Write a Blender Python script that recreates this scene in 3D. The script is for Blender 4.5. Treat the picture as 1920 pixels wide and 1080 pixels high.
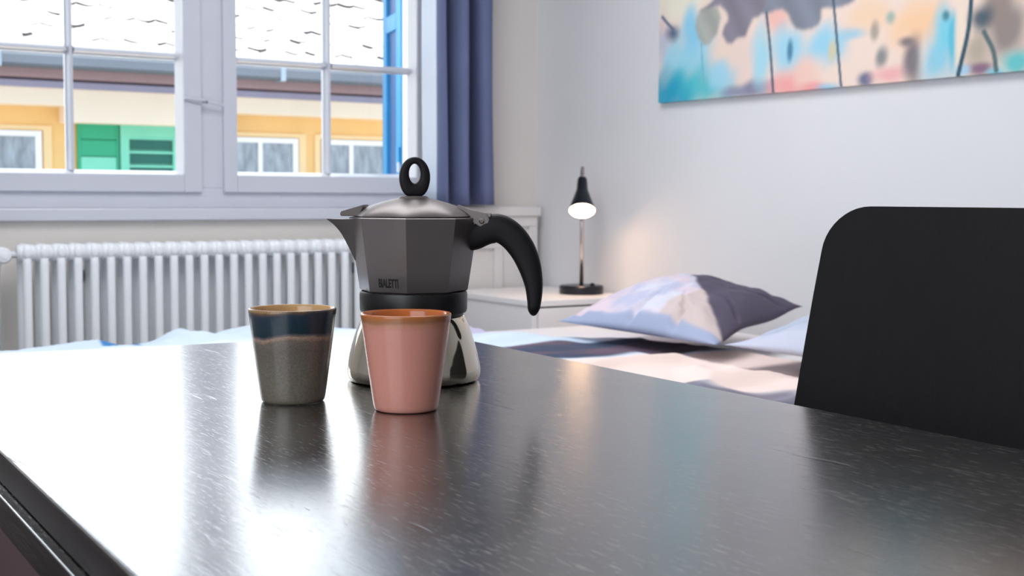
import bpy, bmesh, math, random
import numpy as np
from mathutils import Vector, Matrix
random.seed(7)
S = bpy.context.scene
for o in list(bpy.data.objects): bpy.data.objects.remove(o)
COL = S.collection
PI = math.pi

# ------------------------------------------------------------------ camera
yaw, pitch, roll = math.radians(33.04), math.radians(4.02), math.radians(0.28)
CAM = Vector((0, 0, 0.915))
fw = Vector((math.sin(yaw)*math.cos(pitch), math.cos(yaw)*math.cos(pitch), -math.sin(pitch)))
rt = Vector((math.cos(yaw), -math.sin(yaw), 0)); up = rt.cross(fw)
r2 = rt*math.cos(roll) + up*math.sin(roll); u2 = -rt*math.sin(roll) + up*math.cos(roll)
cd = bpy.data.cameras.new('camera'); cam = bpy.data.objects.new('camera', cd); COL.objects.link(cam)
m = Matrix((r2, u2, -fw)).transposed().to_4x4(); m.translation = CAM
cam.matrix_world = m
cd.sensor_width = 36; cd.lens = 2450/1920*36; cd.clip_start = 0.02
cd.dof.use_dof = True; cd.dof.focus_distance = 1.13; cd.dof.aperture_fstop = 15
S.camera = cam

# ------------------------------------------------------------------ light
w = bpy.data.worlds.new('sky'); S.world = w; w.use_nodes = True
wn = w.node_tree.nodes; wl = w.node_tree.links
bg = wn['Background']
tc = wn.new('ShaderNodeTexCoord'); sp = wn.new('ShaderNodeSeparateXYZ'); rp = wn.new('ShaderNodeValToRGB')
wl.new(tc.outputs['Generated'], sp.inputs[0]); wl.new(sp.outputs['Z'], rp.inputs[0]); wl.new(rp.outputs[0], bg.inputs[0])
rp.color_ramp.elements[0].position = 0.0; rp.color_ramp.elements[0].color = (0.80, 0.88, 1.0, 1)
rp.color_ramp.elements[1].position = 0.6; rp.color_ramp.elements[1].color = (0.55, 0.74, 1.0, 1)
bg.inputs[1].default_value = 1.8

def light(kind, name, loc, energy, color=(1, 1, 1), size=None, sizey=None, target=None, rot=None):
    l = bpy.data.lights.new(name, kind); l.energy = energy; l.color = color
    o = bpy.data.objects.new(name, l); COL.objects.link(o); o.location = loc
    if kind == 'AREA':
        l.shape = 'RECTANGLE'; l.size = size; l.size_y = sizey or size
    if target is not None:
        o.rotation_euler = (Vector(target)-Vector(loc)).to_track_quat('-Z', 'Y').to_euler()
    return o
# sun from behind this building, high, onto the roof and facade across the street
sun = light('SUN', 'sun', (0, 0, 8), 11.5, (1.0, 0.97, 0.93), target=(1.6, 3.6, 8-7.4)); sun.data.angle = math.radians(0.6)
# daylight entering through this window
light('AREA', 'window_daylight', (1.0, 4.30, 1.55), 18, (0.86, 0.93, 1.0), 2.3, 1.2, target=(1.2, 2.0, 1.2))
# added fill lights, unseen: one under the ceiling, one off to the left
light('AREA', 'ceiling_fill', (1.1, 2.2, 2.44), 34, (0.97, 0.97, 1.0), 1.3, 1.3, target=(1.1, 2.2, 0))
light('AREA', 'left_fill', (-1.5, 0.3, 1.5), 46, (0.88, 0.94, 1.0), 2.2, 1.8, target=(1.9, 3.4, 1.0))

S.view_settings.view_transform = 'Standard'; S.view_settings.look = 'None'
S.view_settings.exposure = 0.0; S.view_settings.gamma = 1; S.view_settings.use_curve_mapping = False

# ------------------------------------------------------------------ materials
def srgb(c):
    return tuple(((x/255)/12.92 if x/255 <= .04045 else ((x/255+.055)/1.055)**2.4) for x in c)
def newmat(name):
    mt = bpy.data.materials.new(name); mt.use_nodes = True
    nt = mt.node_tree; return mt, nt, nt.nodes['Principled BSDF']
def mat(name, c, rough=.5, metal=0., spec=.5, var=.06, vs=8., bump=0., bs=200., stretch=(1, 1, 1), trans=0., coat=0.):
    mt, nt, b = newmat(name); N, L = nt.nodes, nt.links
    c = srgb(c)
    t = N.new('ShaderNodeTexCoord'); mp = N.new('ShaderNodeMapping'); mp.inputs['Scale'].default_value = stretch
    L.new(t.outputs['Object'], mp.inputs[0])
    n = N.new('ShaderNodeTexNoise'); n.inputs['Scale'].default_value = vs; n.inputs['Detail'].default_value = 5
    L.new(mp.outputs[0], n.inputs[0])
    r = N.new('ShaderNodeValToRGB'); L.new(n.outputs[0], r.inputs[0])
    r.color_ramp.elements[0].position = .3; r.color_ramp.elements[1].position = .7
    r.color_ramp.elements[0].color = tuple(x*(1-var) for x in c)+(1,)
    r.color_ramp.elements[1].color = tuple(min(1, x*(1+var)) for x in c)+(1,)
    L.new(r.outputs[0], b.inputs['Base Color'])
    b.inputs['Roughness'].default_value = rough; b.inputs['Metallic'].default_value = metal
    b.inputs['Specular IOR Level'].default_value = spec
    if coat: b.inputs['Coat Weight'].default_value = coat; b.inputs['Coat Roughness'].default_value = .05
    if bump:
        n2 = N.new('ShaderNodeTexNoise'); n2.inputs['Scale'].default_value = bs; n2.inputs['Detail'].default_value = 3
        L.new(mp.outputs[0], n2.inputs[0])
        bp = N.new('ShaderNodeBump'); bp.inputs['Strength'].default_value = bump; bp.inputs['Distance'].default_value = .002
        L.new(n2.outputs[0], bp.inputs['Height']); L.new(bp.outputs[0], b.inputs['Normal'])
    if trans:
        tr = N.new('ShaderNodeBsdfTranslucent'); L.new(r.outputs[0], tr.inputs[0])
        mx = N.new('ShaderNodeMixShader'); mx.inputs[0].default_value = trans
        L.new(b.outputs[0], mx.inputs[1]); L.new(tr.outputs[0], mx.inputs[2])
        L.new(mx.outputs[0], N['Material Output'].inputs[0])
    return mt

M = {}
M['wall'] = mat('white_plaster', (226, 226, 228), .85, var=.015, vs=3, bump=.15, bs=60)
M['wallshade'] = mat('warm_white_plaster', (222, 217, 212), .85, var=.02, vs=3, bump=.15, bs=60)
M['ceiling'] = mat('ceiling_plaster', (235, 235, 235), .9, var=.01)
M['floor'] = mat('dark_wood_floor', (74, 54, 52), .75, spec=.15, var=.25, vs=4, stretch=(8, 1, 1))
M['floorb'] = mat('floor_gap', (45, 34, 30), .6, var=.1)
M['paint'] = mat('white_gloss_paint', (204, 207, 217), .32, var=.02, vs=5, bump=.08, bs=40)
M['paintb'] = mat('daylit_bead_valve_white', (244, 246, 250), .3, var=.01)  # on the glazing beads, daylight is painted in as brighter white
M['panel'] = mat('wainscot_paint', (224, 220, 218), .5, var=.015)
M['radiator'] = mat('radiator_enamel', (244, 248, 252), .3, var=.01)
M['brass'] = mat('dull_metal', (150, 150, 155), .35, metal=1, var=.1)
M['darkmetal'] = mat('dark_bracket_metal', (70, 66, 66), .5, metal=.6, var=.1)

def glass():
    mt, nt, b = newmat('window_glass'); N, L = nt.nodes, nt.links
    N.remove(b)
    tr = N.new('ShaderNodeBsdfTransparent'); tr.inputs[0].default_value = (.97, .985, .98, 1)
    gl = N.new('ShaderNodeBsdfGlossy'); gl.inputs['Roughness'].default_value = .02
    lw = N.new('ShaderNodeFresnel'); lw.inputs[0].default_value = 1.3
    mx = N.new('ShaderNodeMixShader'); L.new(lw.outputs[0], mx.inputs[0])
    L.new(tr.outputs[0], mx.inputs[1]); L.new(gl.outputs[0], mx.inputs[2]); L.new(mx.outputs[0], N['Material Output'].inputs[0])
    return mt
M['glass'] = glass()

# ------------------------------------------------------------------ helpers
def tag(o, label=None, cat=None, group=None, kind=None):
    if label: o['label'] = label
    if cat: o['category'] = cat
    if group: o['group'] = group
    if kind: o['kind'] = kind
    return o
def empty(name, loc=(0, 0, 0), rz=0, **k):
    o = bpy.data.objects.new(name, None); COL.objects.link(o); o.location = loc; o.rotation_euler = (0, 0, rz)
    o.empty_display_size = .05
    return tag(o, **k)
def link(name, me, mt, parent=None, smooth=False, **k):
    if mt and not me.materials: me.materials.append(mt)
    if smooth: me.shade_smooth()
    o = bpy.data.objects.new(name, me); COL.objects.link(o)
    if parent: o.parent = parent
    return tag(o, **k)
def frombm(bm, name):
    me = bpy.data.meshes.new(name); bmesh.ops.recalc_face_normals(bm, faces=bm.faces); bm.to_mesh(me); bm.free(); return me
def bxb(bm, x0, x1, y0, y1, z0, z1, bev=0):
    r = bmesh.ops.create_cube(bm, size=1)
    bmesh.ops.transform(bm, matrix=Matrix.Translation(((x0+x1)/2, (y0+y1)/2, (z0+z1)/2)) @ Matrix.Diagonal((abs(x1-x0), abs(y1-y0), abs(z1-z0), 1)), verts=r['verts'])
    if bev:
        es = list({e for v in r['verts'] for e in v.link_edges})
        bmesh.ops.bevel(bm, geom=es, offset=bev, segments=2, affect='EDGES', profile=.5)
def box(name, b, mt, parent=None, bev=0, **k):
    bm = bmesh.new(); bxb(bm, *b, bev=bev); return link(name, frombm(bm, name), mt, parent, **k)
def boxes(name, bs, mt, parent=None, bev=0, **k):
    bm = bmesh.new()
    for b in bs: bxb(bm, *b, bev=bev)
    return link(name, frombm(bm, name), mt, parent, **k)
def lathe_me(prof, n=64, name='lathe', cap=True):
    """prof: list of (r,z)"""
    V, F = [], []
    for r, z in prof:
        for i in range(n):
            a = 2*PI*i/n; V.append((r*math.cos(a), r*math.sin(a), z))
    for j in range(len(prof)-1):
        for i in range(n):
            k = (i+1) % n
            F.append((j*n+i, j*n+k, (j+1)*n+k, (j+1)*n+i))
    if cap:
        F.append(tuple(reversed(range(n)))); F.append(tuple((len(prof)-1)*n+i for i in range(n)))
    me = bpy.data.meshes.new(name); me.from_pydata(V, [], F); me.update()
    bm = bmesh.new(); bm.from_mesh(me); bmesh.ops.remove_doubles(bm, verts=bm.verts, dist=1e-6)
    bmesh.ops.recalc_face_normals(bm, faces=bm.faces); bm.to_mesh(me); bm.free()
    return me
def tube_me(pts, rad, n=12, name='tube', flat=None):
    """sweep of circle along pts; rad scalar or list"""
    V, F = [], []
    P = [Vector(p) for p in pts]
    R = rad if isinstance(rad, (list, tuple)) else [rad]*len(P)
    ref = None
    for i, p in enumerate(P):
        t = (P[min(i+1, len(P)-1)]-P[max(i-1, 0)]).normalized()
        if ref is None: ref = Vector((0, 1, 0)) if abs(t.y) < .9 else Vector((1, 0, 0))
        a = (ref - t*ref.dot(t)).normalized(); b = t.cross(a); ref = a
        for k in range(n):
            q = 2*PI*k/n; fx = (flat or 1)
            V.append(p + a*math.cos(q)*R[i]*fx + b*math.sin(q)*R[i])
    for i in range(len(P)-1):
        for k in range(n):
            l = (k+1) % n; F.append((i*n+k, i*n+l, (i+1)*n+l, (i+1)*n+k))
    F.append(tuple(reversed(range(n)))); F.append(tuple((len(P)-1)*n+k for k in range(n)))
    me = bpy.data.meshes.new(name); me.from_pydata([tuple(v) for v in V], [], F); me.update(); return me
def spline(pts, n=8):
    """Catmull-Rom through tuples of any length"""
    P = [np.array(p, float) for p in pts]; P = [2*P[0]-P[1]]+P+[2*P[-1]-P[-2]]; out = []
    for i in range(1, len(P)-2):
        for k in range(n):
            t = k/n; a, b, c, d = P[i-1:i+3]
            out.append(.5*((2*b)+(-a+c)*t+(2*a-5*b+4*c-d)*t*t+(-a+3*b-3*c+d)*t**3))
    out.append(P[-2]); return out
def autosmooth(o, ang=35):
    o.data.shade_smooth()
    me = o.data; bm = bmesh.new(); bm.from_mesh(me)
    for e in bm.edges:
        if len(e.link_faces) == 2 and e.calc_face_angle(0) > math.radians(ang): e.smooth = False
    bm.to_mesh(me); bm.free(); return o

# ------------------------------------------------------------------ room shell
XR, YW = 2.616, 3.86       # right wall, window wall
X0, Y0, ZC = -1.9, -1.8, 2.5
box('floor', (X0, XR+.2, Y0, YW+.2, -.06, -.012), M['floorb'], kind='structure')
fl = bpy.data.objects['floor']
pw = .14; k = 0; x = X0
plank = None
while x < XR-.01:
    xe = min(x+pw, XR)
    y = Y0 - (k % 3)*.5
    while y < YW:
        ya, yb = max(y, Y0), min(y+1.5, YW)
        if yb-ya > .05:
            box('floor_plank', (x+.0015, xe-.0015, ya+.0015, yb-.0015, -.012, random.uniform(-.0015, 0)), M['floor'], fl)
        y += 1.5
    x += pw; k += 1
box('ceiling', (X0, XR+.2, Y0, YW+.4, ZC, ZC+.1), M['ceiling'], kind='structure')
box('wall_right', (XR, XR+.2, Y0, YW+.4, 0, ZC), M['wall'], kind='structure')
box('wall_left', (X0-.2, X0, Y0, YW+.4, 0, ZC), M['wall'], kind='structure')
box('wall_back', (X0, XR, Y0-.2, Y0, 0, ZC), M['wall'], kind='structure')
WX0, WX1, WZ0, WZ1 = -.22, 2.235, .8745, 2.18
boxes('wall_window', [(X0, WX0, YW, YW+.3, 0, ZC), (WX1, XR, YW, YW+.3, 0, ZC), (WX0, WX1, YW, YW+.3, 0, WZ0-.037), (WX0, WX1, YW, YW+.3, WZ1, ZC)],
      M['wallshade'], kind='structure')
# panelled box in the corner under the curtain
wp = empty('trim_1', (0, 0, 0), kind='structure')
boxes('panel_rail', [(2.20, 2.585, 3.79, YW, .846, .878)], M['panel'], wp, bev=.003)
boxes('panel_board', [(2.20, 2.578, 3.812, YW, 0, .846)], M['panel'], wp)
boxes('panel_frame', [(2.20, 2.578, 3.80, 3.812, .81, .846), (2.545, 2.578, 3.80, 3.812, 0, .81), (2.40, 2.434, 3.80, 3.812, 0, .735), (2.20, 2.434, 3.80, 3.812, .735, .755)], M['panel'], wp, bev=.002)
box('baseboard_right', (XR-.015, XR, Y0, 3.79, 0, .08), M['paint'], kind='structure', bev=.003)

# ------------------------------------------------------------------ window
win = empty('window_1', (1.4, YW, WZ0), kind='structure')
WO = Vector((1.4, YW, WZ0))
def wb(name, bs, mt, par=None, bev=0, off=WO):
    return boxes(name, [(b[0]-off.x, b[1]-off.x, b[2]-off.y, b[3]-off.y, b[4]-off.z, b[5]-off.z) for b in bs], mt, par or win, bev)
wb('window_sill', [(WX0-.03, 2.20, 3.838, 4.16, WZ0-.037, WZ0)], M['paint'], bev=.004)
wb('window_frame', [(WX0, -.165, 3.898, 4.05, WZ0, WZ1), (.565, .66, 3.898, 4.05, .935, 2.12), (2.19, WX1, 3.898, 4.05, WZ0, WZ1), (-.165, 2.19, 3.898, 4.05, WZ0, .935), (-.165, 2.19, 3.898, 4.05, 2.12, WZ1),
                    (1.38, 1.478, 3.898, 4.05, .935, 2.12)], M['paint'], bev=.002)
def sash(x0, x1, g0, g1, mun):
    z0, z1, gz0, gz1 = .922, 2.13, .976, 2.075
    s = wb('sash', [(x0, g0, 3.885, 3.945, z0, z1), (g1, x1, 3.885, 3.945, z0, z1), (g0, g1, 3.885, 3.945, z0, gz0), (g0, g1, 3.885, 3.945, gz1, z1)], M['paint'], bev=.003)
    # sloping glazing bead all round
    bm = bmesh.new(); d = .011
    o_ = [(g0, gz0), (g1, gz0), (g1, gz1), (g0, gz1)]; i_ = [(g0+d, gz0+d), (g1-d, gz0+d), (g1-d, gz1-d), (g0+d, gz1-d)]
    vo = [bm.verts.new((a-WO.x, 3.894-WO.y, b-WO.z)) for a, b in o_]; vi = [bm.verts.new((a-WO.x, 3.934-WO.y, b-WO.z)) for a, b in i_]
    vb = [bm.verts.new((a-WO.x, 3.94-WO.y, b-WO.z)) for a, b in o_]
    for i in range(4):
        j = (i+1) % 4
        bm.faces.new((vo[i], vo[j], vi[j], vi[i])); bm.faces.new((vi[i], vi[j], vb[j], vb[i])); bm.faces.new((vb[i], vb[j], vo[j], vo[i]))
    link('glazing_bead', frombm(bm, 'bead'), M['paintb'], s)
    b = .0115
    zr = [gz0, 1.334, 1.692, gz1]
    def bar(name, x_0, x_1, z_0, z_1, vert):
        bm = bmesh.new()
        # moulded bar: wide back, narrow front ridge
        if vert:
            P = [(x_0, 3.942), (x_0, 3.928), (x_0+.004, 3.922), ((x_0+x_1)/2-.004, 3.905), ((x_0+x_1)/2+.004, 3.905), (x_1-.004, 3.922), (x_1, 3.928), (x_1, 3.942)]
            A = [bm.verts.new((p[0]-WO.x, p[1]-WO.y, z_0-WO.z)) for p in P]; B = [bm.verts.new((p[0]-WO.x, p[1]-WO.y, z_1-WO.z)) for p in P]
        else:
            P = [(z_0, 3.942), (z_0, 3.928), (z_0+.004, 3.922), ((z_0+z_1)/2-.004, 3.905), ((z_0+z_1)/2+.004, 3.905), (z_1-.004, 3.922), (z_1, 3.928), (z_1, 3.942)]
            A = [bm.verts.new((x_0-WO.x, p[1]-WO.y, p[0]-WO.z)) for p in P]; B = [bm.verts.new((x_1-WO.x, p[1]-WO.y, p[0]-WO.z)) for p in P]
        for i in range(8): bm.faces.new((A[i], A[(i+1) % 8], B[(i+1) % 8], B[i]))
        bm.faces.new(A); bm.faces.new(B[::-1])
        link(name, frombm(bm, name), M['paint'], s)
    bar('glazing_bar', mun-b, mun+b, gz0+.008, gz1-.008, True)
    for zz in zr[1:3]:
        bar('glazing_bar', g0+.008, mun-b, zz-b, zz+b, False); bar('glazing_bar', mun+b, g1-.008, zz-b, zz+b, False)
    for a, c in ((g0+.009, mun-b+.002), (mun+b-.002, g1-.009)):
        for q in range(3):
            wb('pane', [(a, c, 3.9355, 3.9385, zr[q]+(.009 if q == 0 else b-.002), zr[q+1]-(.009 if q == 2 else b-.002))], M['glass'], s)
    return s
sash(-.170, .576, -.106, .520, .207)
sash(.648, 1.394, .712, 1.338, 1.010)
sash(1.464, 2.197, 1.508, 2.142, 1.830)
# stay rod across the mullion
sty = link('window_stay', tube_me([(1.335-WO.x, 3.876-WO.y, 1.206-WO.z), (1.39-WO.x, 3.872-WO.y, 1.201-WO.z), (1.46-WO.x, 3.872-WO.y, 1.188-WO.z)], .0035, 10), M['paint'], win)
link('stay_knob', lathe_me([(0.001, -.004), (.008, -.004), (.008, .004), (.001, .004)], 16), M['brass'], sty).location = (1.40-WO.x, 3.872-WO.y, 1.196-WO.z)

# ------------------------------------------------------------------ blue shutter outside
M['blue'] = mat('bright_blue_paint', (22, 142, 200), .45, var=.06)
M['blued'] = mat('recess_shade_blue', (8, 88, 145), .45, var=.06)  # recess shade painted into the panels as a deeper blue
sh = empty('window_shutter', (2.264, 4.19, .90), math.radians(-14), label='bright blue wooden shutter folded open outside the window, beside the curtain', cat='shutter')
for ya, yb in ((0, .075), (.225, .285)): box('stile', (-.018, .018, ya, yb, 0, 1.3), M['blue'], sh, bev=.003)
for za, zb in ((0, .07), (.62, .68), (1.23, 1.3)): box('rail', (-.018, .018, .075, .225, za, zb), M['blue'], sh, bev=.002)
for za, zb in ((.07, .62), (.68, 1.23)): box('panel', (-.006, .012, .075, .225, za, zb), M['blued'], sh)
hk = boxes('hinge', [(-.028, -.018, .0, .035, .13, .19)], M['blue'], sh, bev=.002)
box('hinge_pin', (-.032, -.024, -.01, .006, .10, .135), M['paint'], sh, bev=.002, label='pale hinge pin')

# ------------------------------------------------------------------ neighbouring house
def hmat(name, c, **k): return mat(name, c, var=k.pop('var', .08), vs=k.pop('vs', 1.5), **k)
M['ochre'] = hmat('ochre_render', (240, 196, 128), rough=.9)
M['ochrel'] = hmat('pale_ochre_trim', (242, 210, 158), rough=.9, var=.04)
M['cream'] = hmat('cream_eaves_board', (244, 224, 198), rough=.8, var=.05)
M['zinc'] = hmat('zinc_gutter', (88, 95, 106), rough=.6)
M['zincl'] = hmat('zinc_band', (130, 145, 160), rough=.5)
M['fascia'] = hmat('pinkish_brown_board', (176, 146, 146), rough=.8)
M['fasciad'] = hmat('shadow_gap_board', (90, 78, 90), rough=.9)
M['purple'] = hmat('grey_violet_board', (158, 152, 172), rough=.8)
M['green'] = hmat('green_shutter_paint', (40, 165, 120), rough=.5)
M['greenl'] = hmat('pale_green_shutter_paint', (125, 212, 180), rough=.5)
M['greend'] = hmat('dark_green_slats', (15, 100, 85), rough=.5)
M['hwhite'] = hmat('white_window_paint', (240, 238, 236), rough=.5, var=.02)
M['tile'] = hmat('sun_bleached_clay_tile', (222, 216, 212), rough=.8, var=.10, vs=6)
M['butt'] = hmat('shaded_tile_edge', (58, 54, 58), rough=.95)  # shade under the tile ends, painted dark on their butt faces
M['under'] = hmat('roof_felt', (60, 52, 50), rough=.95)
M['pane1'] = mat('curtained_far_pane', (150, 158, 165), .12, var=.35, vs=6, stretch=(3, 1, 1))
M['pane2'] = mat('blue_far_pane', (130, 175, 200), .12, var=.1, vs=6)
YF = 9.9
H = empty('house', (3.6, YF, -3), label='ochre house across the street with a pale tiled roof and green shutters', cat='house')
def hb(name, bs, mt, par=None, bev=0, **k):
    return boxes(name, [(b[0]-3.6, b[1]-3.6, b[2]-YF, b[3]-YF, b[4]+3, b[5]+3) for b in bs], mt, par or H, bev, **k)
HX0, HX1 = -2.5, 11.0
wins = [(1.78, 2.335, 'b'), (3.78, 4.345, 'w'), (4.56, 5.165, 'w'), (5.75, 6.35, 'w'), (.75, 1.35, 'w')]
hb('wall', [(HX0, HX1, YF, YF+.4, -3, 1.84)], M['ochre'])
hb('eaves_board', [(HX0, 2.47, YF-.24, YF, 1.548, 1.668), (2.47, 3.72, YF-.24, YF, 1.432, 1.668), (3.72, HX1, YF-.24, YF, 1.545, 1.668)], M['cream'])
hb('lower_fascia', [(HX0, HX1, YF-.27, YF, 1.668, 1.714)], M['purple'])
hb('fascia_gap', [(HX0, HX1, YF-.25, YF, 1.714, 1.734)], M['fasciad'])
hb('fascia', [(HX0, HX1, YF-.30, YF, 1.734, 1.86)], M['fascia'])
g = hb('gutter', [(HX0, HX1, YF-.50, YF-.37, 1.79, 1.888)], M['zinc'], bev=.02)
for gx in (-1.2, .35, 1.95, 3.28, 4.02, 5.02, 6.4, 8.1): hb('gutter_joint', [(gx-.02, gx+.02, YF-.508, YF-.36, 1.783, 1.892)], M['zincl'], g)
for x0, x1, kd in wins:
    hb('architrave', [(x0-.06, x1+.075, YF-.02, YF, 1.375, 1.41), (x1+.015, x1+.075, YF-.02, YF, .2, 1.375), (x0-.06, x0-.012, YF-.02, YF, .2, 1.375)], M['ochrel'])
    f = hb('far_window', [(x0, x1, YF-.035, YF-.001, 1.33, 1.37), (x0, x0+.035, YF-.035, YF-.001, .3, 1.33), (x1-.045, x1, YF-.035, YF-.001, .3, 1.33), ((x0+x1)/2-.06, (x0+x1)/2-.025, YF-.035, YF-.001, .3, 1.33),
                            (x0, x1, YF-.035, YF-.001, .26, .3), (x0+.035, x1-.045, YF-.035, YF-.001, .78, .81)], M['hwhite'])
    xm = (x0+x1)/2
    for a, c, mt in ((x0+.035, xm-.06, M['pane2'] if kd == 'b' else M['pane1']), (xm-.025, x1-.045, M['pane1'])):
        hb('pane', [(a, c, YF-.02, YF-.012, .81, 1.33)], mt, f); hb('pane', [(a, c, YF-.02, YF-.012, .3, .78)], mt, f)
# green folding shutters
s1 = hb('shutter', [(2.59, 2.61, YF-.05, YF-.01, .3, 1.45), (2.87, 2.89, YF-.05, YF-.01, .3, 1.45), (2.61, 2.87, YF-.03, YF-.01, .3, 1.45)], M['green'], label='green boarded shutter')
for i in range(5):
    z = 1.44-i*.125
    hb('board', [(2.61, 2.87, YF-.048, YF-.03, z-.118, z)], M['green'] if i != 2 else M['greenl'], s1, bev=.004)
s2 = hb('shutter', [(2.90, 2.965, YF-.06, YF-.01, .3, 1.455), (3.30, 3.36, YF-.06, YF-.01, .3, 1.455), (2.965, 3.30, YF-.06, YF-.01, 1.345, 1.455), (2.965, 3.30, YF-.02, YF-.01, .3, 1.345)], M['greenl'], label='pale green louvred shutter')
for i in range(8):
    z = 1.30-i*.105
    o = hb('slat', [(2.965, 3.30, YF-.04, YF-.03, z-.045, z+.04)], M['greend'], s2)
    o2 = hb('slat', [(2.965, 3.30, YF-.056, YF-.028, z+.028, z+.044)], M['greenl'], s2)
hb('shutter', [(3.38, 3.66, YF-.05, YF-.01, .3, 1.45)], M['green'], label='plain green shutter leaf')
# roof
pit = math.radians(40); ex = .150; tw = .158
RE = Vector((0, YF-.475, 1.8956))
su = Vector((0, math.cos(pit), math.sin(pit))); sn = Vector((0, -math.sin(pit), math.cos(pit)))
def tile_me():
    bm = bmesh.new(); h = .235; ww = tw/2-.0018; t = .020
    P = [(-ww, h), (-ww, .035)] + [(-ww+2*ww*(i/6), .035-.035*math.sin(PI*i/6)) for i in range(1, 6)] + [(ww, .035), (ww, h)]
    A = [bm.verts.new((x, y, 0)) for x, y in P]; B = [bm.verts.new((x, y, t)) for x, y in P]
    bm.faces.new(A[::-1]); bm.faces.new(B)
    for i in range(len(P)):
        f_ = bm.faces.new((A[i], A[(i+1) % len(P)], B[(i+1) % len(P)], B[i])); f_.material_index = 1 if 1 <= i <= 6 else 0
    return frombm(bm, 'tile')
TM = tile_me(); TM.materials.append(M['tile']); TM.materials.append(M['butt'])
basis = Matrix((Vector((1, 0, 0)), su, sn)).transposed()
def tmat(c, r, rnd):
    x = c*tw + (tw/2 if r % 2 else 0)
    p = RE + su*(r*ex) + Vector((x, 0, 0)) + sn*(.004+rnd.choice((0, .002, .006, .012, .020)))
    tilt = Matrix.Rotation(math.radians(-4.2 - rnd.choice((0, 0, .6, 2.0))), 3, 'X') @ Matrix.Rotation(math.radians(rnd.gauss(0, 2.2)), 3, 'Y') @ Matrix.Rotation(math.radians(rnd.gauss(0, .8)), 3, 'Z')
    return p, (basis @ tilt)
rnd = random.Random(3)
HO = Vector((3.6, YF, -3))
big = bmesh.new()
for r in range(0, 25):
    for c in range(-14, 66):
        p, R = tmat(c, r, rnd)
        if r < 9 and 6 <= c <= 38:
            o = bpy.data.objects.new('roof_tile', TM); COL.objects.link(o); o.parent = H
            mm = R.to_4x4(); mm.translation = p-HO; o.matrix_local = mm
        else:
            mm = R.to_4x4(); mm.translation = p-HO
            n0 = len(big.verts)
            ws = tw/2-.002
            q = [mm @ Vector(v) for v in ((-ws, .01, 0), (ws, .01, 0), (ws, .235, 0), (-ws, .235, 0), (-ws, .01, .013), (ws, .01, .013), (ws, .235, .013), (-ws, .235, .013))]
            vv = [big.verts.new(v) for v in q]
            for f_ in ((4, 5, 6, 7), (0, 1, 5, 4), (1, 2, 6, 5), (3, 0, 4, 7)): big.faces.new([vv[i] for i in f_])
me = bpy.data.meshes.new('tiles'); big.to_mesh(me); big.free()
link('roof_tiles', me, M['tile'], H, kind='stuff')
bm = bmesh.new()
q = [RE-HO+Vector((HX0, 0, 0))-sn*.03, RE-HO+Vector((HX1, 0, 0))-sn*.03]; q += [q[1]+su*3.8, q[0]+su*3.8]
vv = [bm.verts.new(v) for v in q]+[bm.verts.new(v-sn*.08) for v in q]
for f_ in ((0, 1, 2, 3), (7, 6, 5, 4), (0, 4, 5, 1), (1, 5, 6, 2), (2, 6, 7, 3), (3, 7, 4, 0)): bm.faces.new([vv[i] for i in f_])
link('roof_deck', frombm(bm, 'deck'), M['under'], H)
M['street'] = hmat('street_paving', (150, 148, 145), rough=.9)
box('ground', (-8, 16, 4.3, 10.4, -3.1, -3), M['street'], kind='structure')

# ------------------------------------------------------------------ curtain
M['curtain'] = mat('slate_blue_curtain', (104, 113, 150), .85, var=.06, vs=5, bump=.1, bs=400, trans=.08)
M['lit_fold'] = mat('daylit_curtain_fold', (226, 236, 250), .8, var=.03, vs=9, stretch=(20, 20, 1), trans=.15)  # daylight on the leading fold, painted in as paler cloth
V, F = [], []
cs = spline([(2.138, 3.856), (2.136, 3.83), (2.128, 3.76), (2.118, 3.705), (2.128, 3.672), (2.142, 3.70), (2.150, 3.79), (2.160, 3.82), (2.172, 3.76), (2.180, 3.69), (2.200, 3.668), (2.216, 3.69), (2.224, 3.78), (2.236, 3.83), (2.262, 3.84), (2.270, 3.77), (2.274, 3.715), (2.290, 3.70), (2.318, 3.715), (2.335, 3.76), (2.345, 3.83)], 6)
nz = 26
for j in range(nz+1):
    z = .885+(2.30-.885)*j/nz; fl_ = 1+.12*(1-j/nz)**1.5
    for i, p in enumerate(cs):
        x = 2.15+(p[0]-2.15)*fl_ + .003*math.sin(z*5+p[0]*40); y = 3.77+(p[1]-3.77)*(1+.06*math.sin(z*3+i*.2))
        V.append((x, min(y, 3.85)-.01, z))
n = len(cs); nl = 16
for j in range(nz):
    for i in range(nl, n-1): F.append((j*n+i, j*n+i+1, (j+1)*n+i+1, (j+1)*n+i))
me = bpy.data.meshes.new('curtain'); me.from_pydata(V, [], F); me.update()
bm = bmesh.new(); bm.from_mesh(me); bmesh.ops.delete(bm, geom=[v for v in bm.verts if not v.link_faces], context='VERTS'); bm.to_mesh(me); bm.free()
cur = empty('curtain', (0, 0, 0), label='slate blue curtain gathered in folds at the right side of the window', cat='curtain')
o = link('fabric', me, M['curtain'], cur, smooth=True)
ml = bpy.data.meshes.new('lit_fold'); ml.from_pydata(V, [], [(j*n+i, j*n+i+1, (j+1)*n+i+1, (j+1)*n+i) for j in range(nz) for i in range(nl)]); ml.update()
lo = link('lit_fold', ml, M['lit_fold'], cur, smooth=True, label='leading curtain fold with daylight painted in pale blue'); lo.modifiers.new('t', 'SOLIDIFY').thickness = .0012
sm = o.modifiers.new('t', 'SOLIDIFY'); sm.thickness = .0012
link('curtain_rod', tube_me([(.45, 3.82, 2.32), (2.5, 3.82, 2.32)], .010, 12), M['brass'], cur)
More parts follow.
